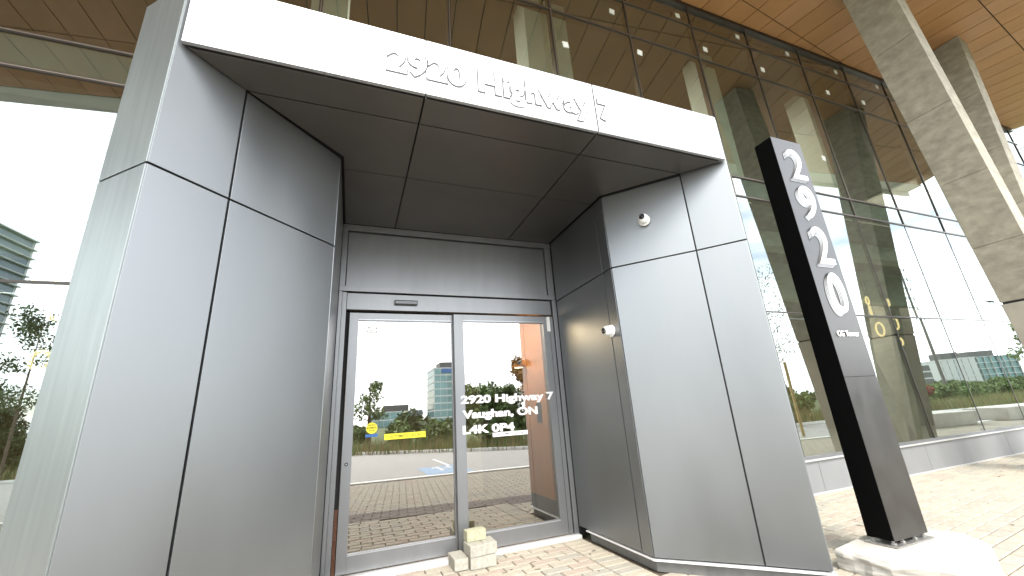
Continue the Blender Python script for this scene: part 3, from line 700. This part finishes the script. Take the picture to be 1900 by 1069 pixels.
# ================================================================ LOOSE BRICKS AT THE DOOR
brick_m = mat('loose_paving_brick', (0.34, 0.325, 0.275), .9, noise=.14, nscale=30, bump=.5)
brick_y = mat('loose_yellow_brick', (0.35, 0.345, 0.235), .9, noise=.14, nscale=30, bump=.5)
def loose(x, y, z, L, Wd, H, a, label, m=brick_m, lugs=False):
    b = MB(); b.box(-L/2, L/2, -Wd/2, Wd/2, 0, H); o = b.obj('loose_brick', m, None, .006); o.location = (x, y, z); o.rotation_euler = (0, 0, a)
    if lugs:
        q = MB()
        for k in range(3): q.box(-L/2+.02+k*L/3, -L/2+.02+k*L/3+L/4, -Wd/2-.004, -Wd/2-.0005, .01, H-.012)
        q.obj('spacer_lug', m, o)
    return tag(o, label, 'brick', 'loose paving bricks stacked against the doors')
# axis: the first lies with its length pointing away from the viewer
loose(1.046, 4.465, .004, .285, .135, .096, math.pi/2, 'leftmost loose brick of the pile, lying end-on against the left door leaf', lugs=True)
loose(1.250, 4.335, .004, .255, .12, .096, 0, 'bottom front brick of the pile, right of the end-on brick')
loose(1.255, 4.470, .004, .27, .12, .096, 0.02, 'bottom rear brick of the pile, mostly hidden against the right door leaf')
loose(1.190, 4.395, .102, .145, .24, .096, 0.04, 'second layer brick of the pile, left one, pointing at the door', lugs=True)
loose(1.335, 4.420, .102, .13, .24, .096, -.03, 'second layer brick of the pile, right one beside the pointing brick')
loose(1.225, 4.480, .200, .20, .12, .096, .05, 'topmost yellowish loose brick of the pile by the door stile', brick_y)

# ================================================================ RING LAMPS IN THE LOBBY
def ring(x, y, z, R, a, label, n=26):
    b = MB(); r = .022; k = 6
    vs = []; 
    for i in range(n):
        t = 2*math.pi*i/n; c = Vector((math.cos(t), 0, math.sin(t)*1.25))
        for j in range(k):
            u = 2*math.pi*j/k; vs.append(c*(R+r*math.cos(u))+Vector((0, r*math.sin(u), 0)))
    b.add(vs, [[i*k+j, i*k+(j+1) % k, ((i+1) % n)*k+(j+1) % k, ((i+1) % n)*k+j] for i in range(n) for j in range(k)])
    e = empty('pendant_lamp', label, 'lamp', (x, y, z), 'glowing oval ring lamps hanging in the lobby')
    b.obj('ring', M['ringlamp'], e, smooth=True); s = MB(); s.tube((0, 0, R*1.25+.03), (0, 0, 4.34-z if z < 4.1 else .3+R), .006, n=5); s.obj('cable', M['mullion'], e)
    e.rotation_euler = (0, 0, a)
RL = [(15.18, 4.12, .15, 'highest ring lamp of the right lobby cluster'), (15.17, 3.78, .20, 'large ring lamp just under the highest one right of the pylon'),
      (15.33, 3.19, .26, 'tall ring lamp below the transom, nearest the pylon'), (16.27, 4.10, .13, 'small ring lamp right of the highest one'),
      (16.27, 3.40, .24, 'ring lamp below the transom at the right of the cluster'), (16.21, 2.80, .13, 'lowest small ring lamp of the right lobby cluster'),
      (12.9, 3.9, .2, 'ring lamp seen left of the black pylon'), (12.6, 3.3, .16, 'lower ring lamp seen left of the black pylon'),
      (-4.12, 4.10, .16, 'topmost ring lamp behind the glass left of the portal'), (-4.20, 3.72, .20, 'large ring lamp under the topmost one at far left'),
      (-3.98, 3.20, .14, 'small ring lamp below the transom at far left'), (-4.0, 2.50, .15, 'lowest ring lamp at far left')]
for x, z, R, l in RL: ring(x*6.5/7.5, 6.5, 1.35+(z-1.35)*6.5/7.5, R*.55, random.uniform(.4, 1.1), l)

# ================================================================ PLANTING
def leaves(n, sampler, size, mat_, name, parent=None, ns=4):
    P = np.array([sampler() for _ in range(n)]); s = size*rng.uniform(.6, 1.4, n)
    a = rng.normal(size=(n, 3)); a /= np.linalg.norm(a, axis=1)[:, None]; b = rng.normal(size=(n, 3)); b -= (a*b).sum(1)[:, None]*a; b /= np.linalg.norm(b, axis=1)[:, None]
    V = np.stack([P-a*s[:, None], P+b*s[:, None]*.55, P+a*s[:, None], P-b*s[:, None]*.55], 1).reshape(-1, 3)
    me = bpy.data.meshes.new(name); me.from_pydata(V.tolist(), [], (np.arange(4*n).reshape(-1, 4)).tolist()); me.materials.append(mat_); me.update()
    return link(bpy.data.objects.new(name, me), parent)
def clump_sampler(cs):
    w = np.array([c[3]**3 for c in cs]); w = w/w.sum(); cum = np.cumsum(w)
    def f():
        k = int(np.searchsorted(cum, random.random())); c = cs[min(k, len(cs)-1)]
        v = Vector((random.gauss(0, 1), random.gauss(0, 1), random.gauss(0, 1))).normalized()*c[3]*random.random()**.4
        return (c[0]+v.x, c[1]+v.y, c[2]+v.z*.85)
    return f
def tree(x, y, h, cr_, label, name='deciduous_tree', n=5000, leaf='leaf', size=.11, tr=.16, trunk_frac=.3, dense=14, group=None, stake=False):
    e = empty(name, label, 'tree', (x, y, 0), group)
    b = MB(); p = Vector((0, 0, -.05)); q = Vector((random.uniform(-.1, .1)*h*.1, 0, h*trunk_frac)); b.tube(p, q, tr, tr*.75, 8)
    top = Vector((q.x*2, 0, h*.88)); b.tube(q, top, tr*.75, tr*.12, 6)
    cs = []
    for i in range(dense):
        t = random.uniform(.05, 1); base = q.lerp(top, t*.9); az = random.uniform(0, 6.28); ln = cr_*(1.05-.65*t)*random.uniform(.55, 1)
        tip = base+Vector((math.cos(az)*ln, math.sin(az)*ln, ln*random.uniform(.3, .8))); b.tube(base, tip, tr*.25*(1.1-t), tr*.05, 5)
        cs.append((tip.x, tip.y, tip.z, cr_*random.uniform(.2, .42))); m_ = base.lerp(tip, .6); cs.append((m_.x, m_.y, m_.z, cr_*random.uniform(.15, .3)))
    b.obj('trunk', M['bark'], e); leaves(n, clump_sampler(cs), size, M[leaf], 'crown', e)
    if stake:
        s = MB(); s.tube((.35, .1, 0), (.35, .1, 2.6), .05, .05, 6); s.obj('support_stake', M['stake'], e)
    return e
line = [(-46, -23), (-14.5, -22.4), (.0, -18.6), (6, -13.0), (9, -10.6), (14, -9.6), (31, -9.5), (40, -8.8), (75, -9)]
def along():
    # random point along the verge line weighted by length
    segs = [((Vector(b)-Vector(a)).length, a, b) for a, b in zip(line, line[1:])]
    r_ = random.random()*sum(s[0] for s in segs)
    for l, a, b in segs:
        if r_ <= l: return Vector(a).lerp(Vector(b), r_/l), (Vector(b)-Vector(a)).normalized()
        r_ -= l
    return Vector(a), Vector((1, 0))
bush = []
for _ in range(150):
    p, d = along(); n = Vector((d.y, -d.x)); o = random.uniform(0, 5.5); p = p+n*o; r_ = random.uniform(.45, .85)*(1+.06*o); bush.append((p.x, p.y, r_*.8+.05*o, r_))
o = leaves(80000, clump_sampler(bush), .11, M['leaf'], 'hedge'); o['kind'] = 'stuff'
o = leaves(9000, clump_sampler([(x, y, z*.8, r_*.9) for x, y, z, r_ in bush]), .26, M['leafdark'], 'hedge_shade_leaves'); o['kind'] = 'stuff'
# dry and green blades in front of the hedge
V = []; Fc = []
for i in range(26000):
    p, d = along(); n = Vector((d.y, -d.x)); p = p-n*random.uniform(-.6, 3.6); h = random.uniform(.25, .8)*(1.1-.15*random.random()); a = random.uniform(0, 3.14); w = random.uniform(.01, .025)
    k = len(V); V += [(p.x-w*math.cos(a), p.y-w*math.sin(a), 0), (p.x+w*math.cos(a), p.y+w*math.sin(a), 0), (p.x+random.uniform(-.15, .15), p.y+random.uniform(-.15, .15), h)]; Fc.append([k, k+1, k+2])
me = bpy.data.meshes.new('tall_grass'); me.from_pydata(V, [], Fc); me.materials.append(M['drygrass']); me.materials.append(M['leaf'])
me.polygons.foreach_set('material_index', [0 if random.random() < .6 else 1 for _ in Fc]); me.update(); o = link(bpy.data.objects.new('tall_grass', me)); o['kind'] = 'stuff'
# far woodland band
wood_ = []
for i in range(150):
    t = random.random(); x = -95+t*330; wood_.append((x, -34-random.uniform(0, 16)-.05*abs(x), random.uniform(.4, 1.7), random.uniform(.9, 1.9)))
o = leaves(30000, clump_sampler(wood_), .4, M['leafdark'], 'woodland'); o['kind'] = 'stuff'
tree(1.25, -21.0, 4.9, 1.3, 'thin young tree beyond the driveway, mirrored in the left door leaf', n=1100, size=.10, dense=14)
tree(-1.6, -19.5, 3.2, 1.6, 'small leafy green tree beyond the driveway at the left edge of the door glass', n=3600, size=.10)
tree(9.9, -13.4, 5.2, 1.5, 'tree with orange autumn leaves mirrored beside the timber wall in the right door', n=4200, leaf='leaforange', size=.09)
tree(7.4, -14.6, 3.3, 1.7, 'round green tree beside the orange one, mirrored behind the door lettering', n=3600, size=.10)
tree(8.75, -14.9, 3.5, 1.6, 'leafy green tree filling the gap between the round green tree and the orange one', n=5200, size=.09, trunk_frac=.15, dense=18)
tree(15.8, -12.0, 4.2, 2.0, 'dense green tree right of the orange one beyond the kerb', n=4600, size=.10)
tree(-15.6, -19.9, 9.6, 1.9, 'tall sparse tree mirrored in the glass left of the portal', n=2600, leaf='leafdark', size=.08, tr=.08, dense=22)
tree(-17.6, -21.6, 3.9, 2.1, 'broad dark green tree mirrored at the far left edge', n=14000, leaf='leafdark', size=.09, trunk_frac=.12, dense=22)
tree(-21.4, -22.6, 4.2, 2.3, 'bushy dark tree beyond the driveway, farther left than the broad one', n=9000, leaf='leafdark', size=.1, trunk_frac=.12, dense=20)
tree(-14.4, -23.0, 3.4, 1.9, 'lower leafy tree between the broad dark tree and the tall sparse one', n=9000, leaf='leaf', size=.09, trunk_frac=.12, dense=20)
tree(14.6, -1.6, 7.4, 1.5, 'slender young street tree with a pale stake, mirrored between the pier and the pylon', n=1900, leaf='leafdark', size=.034, tr=.05, dense=30, stake=True, group=None)
tree(17.2, -3.9, 5.4, 1.4, 'second slender street tree with bare twigs behind the staked one', n=900, leaf='leafdark', size=.035, tr=.045, dense=18)
tree(43.5, -3.2, 6.5, 2.2, 'street tree reaching in at the far right of the mirrored plaza', n=2400, size=.12, tr=.08)
tree(32.0, -6.6, 3.0, 1.0, 'small orange red tree on the verge, mirrored left of the condominiums', n=1500, leaf='leaforange', size=.09, tr=.05)
tree(34.6, -6.9, 1.5, .8, 'low dark red leaved shrub behind the left wedge bench', name='red_shrub', n=1500, leaf='leafred', size=.07, tr=.04, trunk_frac=.1)
tree(19.6, -7.4, 3.2, 1.7, 'low round shrub on the verge mirrored beside the pylon', name='round_shrub', n=4200, leaf='leafdark', size=.1, trunk_frac=.1)

# concrete wedge benches on the plaza
def wedge(x, y, a, L, label):
    b = MB(); w = .55; h = .48
    lo = [(-L/2+.9, -w, 0), (L/2-.15, -w, 0), (L/2-.15, w, 0), (-L/2+.9, w, 0)]; hi = [(-L/2, -w-.1, h), (L/2, -w-.1, h), (L/2, w+.1, h), (-L/2, w+.1, h)]
    b.loft(lo, hi); o = b.obj('wedge_bench', M['planter'], None, .03); o.location = (x, y, 0); o.rotation_euler = (0, 0, a)
    return tag(o, label, 'bench')
wedge(19.6, -.2, .15, 3.4, 'pale concrete bench with a sloping end, left one mirrored in the curtain wall')
wedge(24.6, .4, math.pi+.1, 3.8, 'pale concrete bench with its undercut end facing left, right one mirrored in the curtain wall')
b = MB(); b.tube((0, 0, 0), (0, 0, 1.05), .055, .055, 10); b.tube((0, 0, 1.05), (0, 0, 1.09), .055, .02, 10); o = b.obj('bollard', M['bdark']); o.location = (31.5, .3, 0); tag(o, 'slim dark bollard on the plaza right of the benches', 'bollard')

# street lamp and power line
def pole(x, y, h, label, arms=True):
    e = empty('power_pole', label, 'pole', (x, y, 0)); b = MB(); b.tube((0, 0, 0), (0, 0, h), .20, .10, 12); b.obj('mast', M['polepaint'], e)
    for k in range(6):
        z = h-.4-k*1.35
        for s in (-1, 1):
            a = MB(); a.tube((0, 0, z), (s*.95, 0, z+.18), .05, .035, 6); a.tube((s*.95, 0, z+.18), (s*.95, 0, z-.25), .06, .06, 6); a.obj('insulator_arm', M['polepaint'], e)
    return e
pole(68.5, -20, 17.2, 'tall steel power pole with insulator arms mirrored in the curtain wall')
pole(-60, -75, 21, 'far steel power pole beyond the woodland at left')
wm = mat('power_cable', (.12, .12, .12), .5)
for k in range(6):
    z = 16.8-k*1.35
    for s in (-.95, .95):
        b = MB(); pp = [Vector((68.5+s, -20, z)).lerp(Vector((175, -12+s, z+3)), t/12)-Vector((0, 0, 3.2*4*(t/12)*(1-t/12))) for t in range(13)]
        for a, c in zip(pp, pp[1:]): b.tube(a, c, .022, .022, 4)
        tag(b.obj('power_cable', wm), '%s cable on the %s arm of the steel power pole, counted from its top' % (('topmost', 'second', 'third', 'fourth', 'fifth', 'lowest')[k], 'near' if s > 0 else 'far'), 'cable', 'cables of the power line')
e = empty('street_lamp', 'slim street lamp with a curved arm over the plaza, mirrored in front of the condominium', 'street lamp', (52, -7, 0))
b = MB(); b.tube((0, 0, 0), (0, 0, 7.5), .09, .06, 8); b.obj('lamp_post', M['steel'], e); b = MB(); b.tube((0, 0, 7.4), (-2.2, 0, 7.9), .04, .03, 6); b.obj('lamp_arm', M['steel'], e)
b = MB(); b.box(-2.8, -2.1, -.12, .12, 7.85, 7.97); b.obj('lamp_head', M['bdark'], e, .02)
# ================================================================ FAR BUILDINGS
def tower(x, y, w, d, floors, fh, rot, label, gm='bglass', slab='bslab', balc=True, top=None, fins=0):
    e = empty('tower_block', label, 'building', (x, y, 0)); e.rotation_euler = (0, 0, rot); H = floors*fh
    bx('body', M[gm], e, -w/2, w/2, -d/2, d/2, 0, H)
    for k in range(1, floors+1):
        o = .9 if balc else .12
        bx('floor_slab', M[slab], e, -w/2-o, w/2+o, -d/2-o, d/2+o, k*fh-.28 if balc else k*fh-.6, k*fh)
    nb = int(w/3)
    b = MB()
    for k in range(nb+1):
        xx = -w/2+k*w/nb
        b.box(xx-.08, xx+.08, -d/2-.7 if balc else -d/2-.1, -d/2-.01, 0, H-.3); b.box(xx-.08, xx+.08, d/2+.01, d/2+(.7 if balc else .1), 0, H-.3)
    b.obj('window_mullions', M['bslab'] if not fins else M['bdark'], e)['kind'] = 'stuff'
    bx('roof_plant', M['bdark'], e, -w/4, w/4, -d/4, d/4, H+.01, H+3.2)
    return e, H
t, H = tower(44.5, -200, 15, 20, 8, 3.3, 0, 'teal office block with pale bands and blue roof sign mirrored in the left door', balc=False)
bx('roof_sign', M['blue'], t, -4, 3, 10.2, 10.6, H-2.6, H-.7)
t2, _ = tower(-101, -125, 26, 26, 22, 2.6, .12, 'tall condominium tower with pale stacked balconies, mirrored at the far left', gm='bglass2')
tower(283, -108, 15, 14, 5, 2.9, .5, 'pale condominium with dark upright strips, mirrored over the verge beside the pole', gm='bslab', fins=1, balc=False)
tower(312, -108, 24, 16, 5, 3.0, .5, 'mid rise condominium with white balcony bands, mirrored right of the upright striped one', gm='bglass')
tower(247, -106, 9, 9, 4, 3.0, .3, 'small dark finned block left of the condominiums, mirrored by the power pole', gm='bdark', fins=1, balc=False)
tower(23, -230, 26, 16, 2, 4.0, 0, 'low pale office block far beyond the woodland', balc=False)
tower(98, 22.4, 13, 13, 15, 3.2, .1, 'distant tower with dark upright stripes seen under the end of the overhang', gm='bslab', fins=1, balc=False)

# windblown bits on the paving
b = MB()
for i in range(90):
    x = random.uniform(3.9, 12); y = random.uniform(.6, 4.3)
    if i > 70: x = random.uniform(0, 2.4); y = random.uniform(3.6, 4.5)
    a = random.uniform(0, 6.28); l = random.uniform(.008, .03); w = random.uniform(.003, .010)
    b.hexa([(x+l*math.cos(a), y+l*math.sin(a)), (x-w*math.sin(a), y+w*math.cos(a)), (x-l*math.cos(a), y-l*math.sin(a)), (x+w*math.sin(a), y-w*math.cos(a))], .002, .006)
o = b.obj('leaf_litter', M['bark']); o['kind'] = 'stuff'
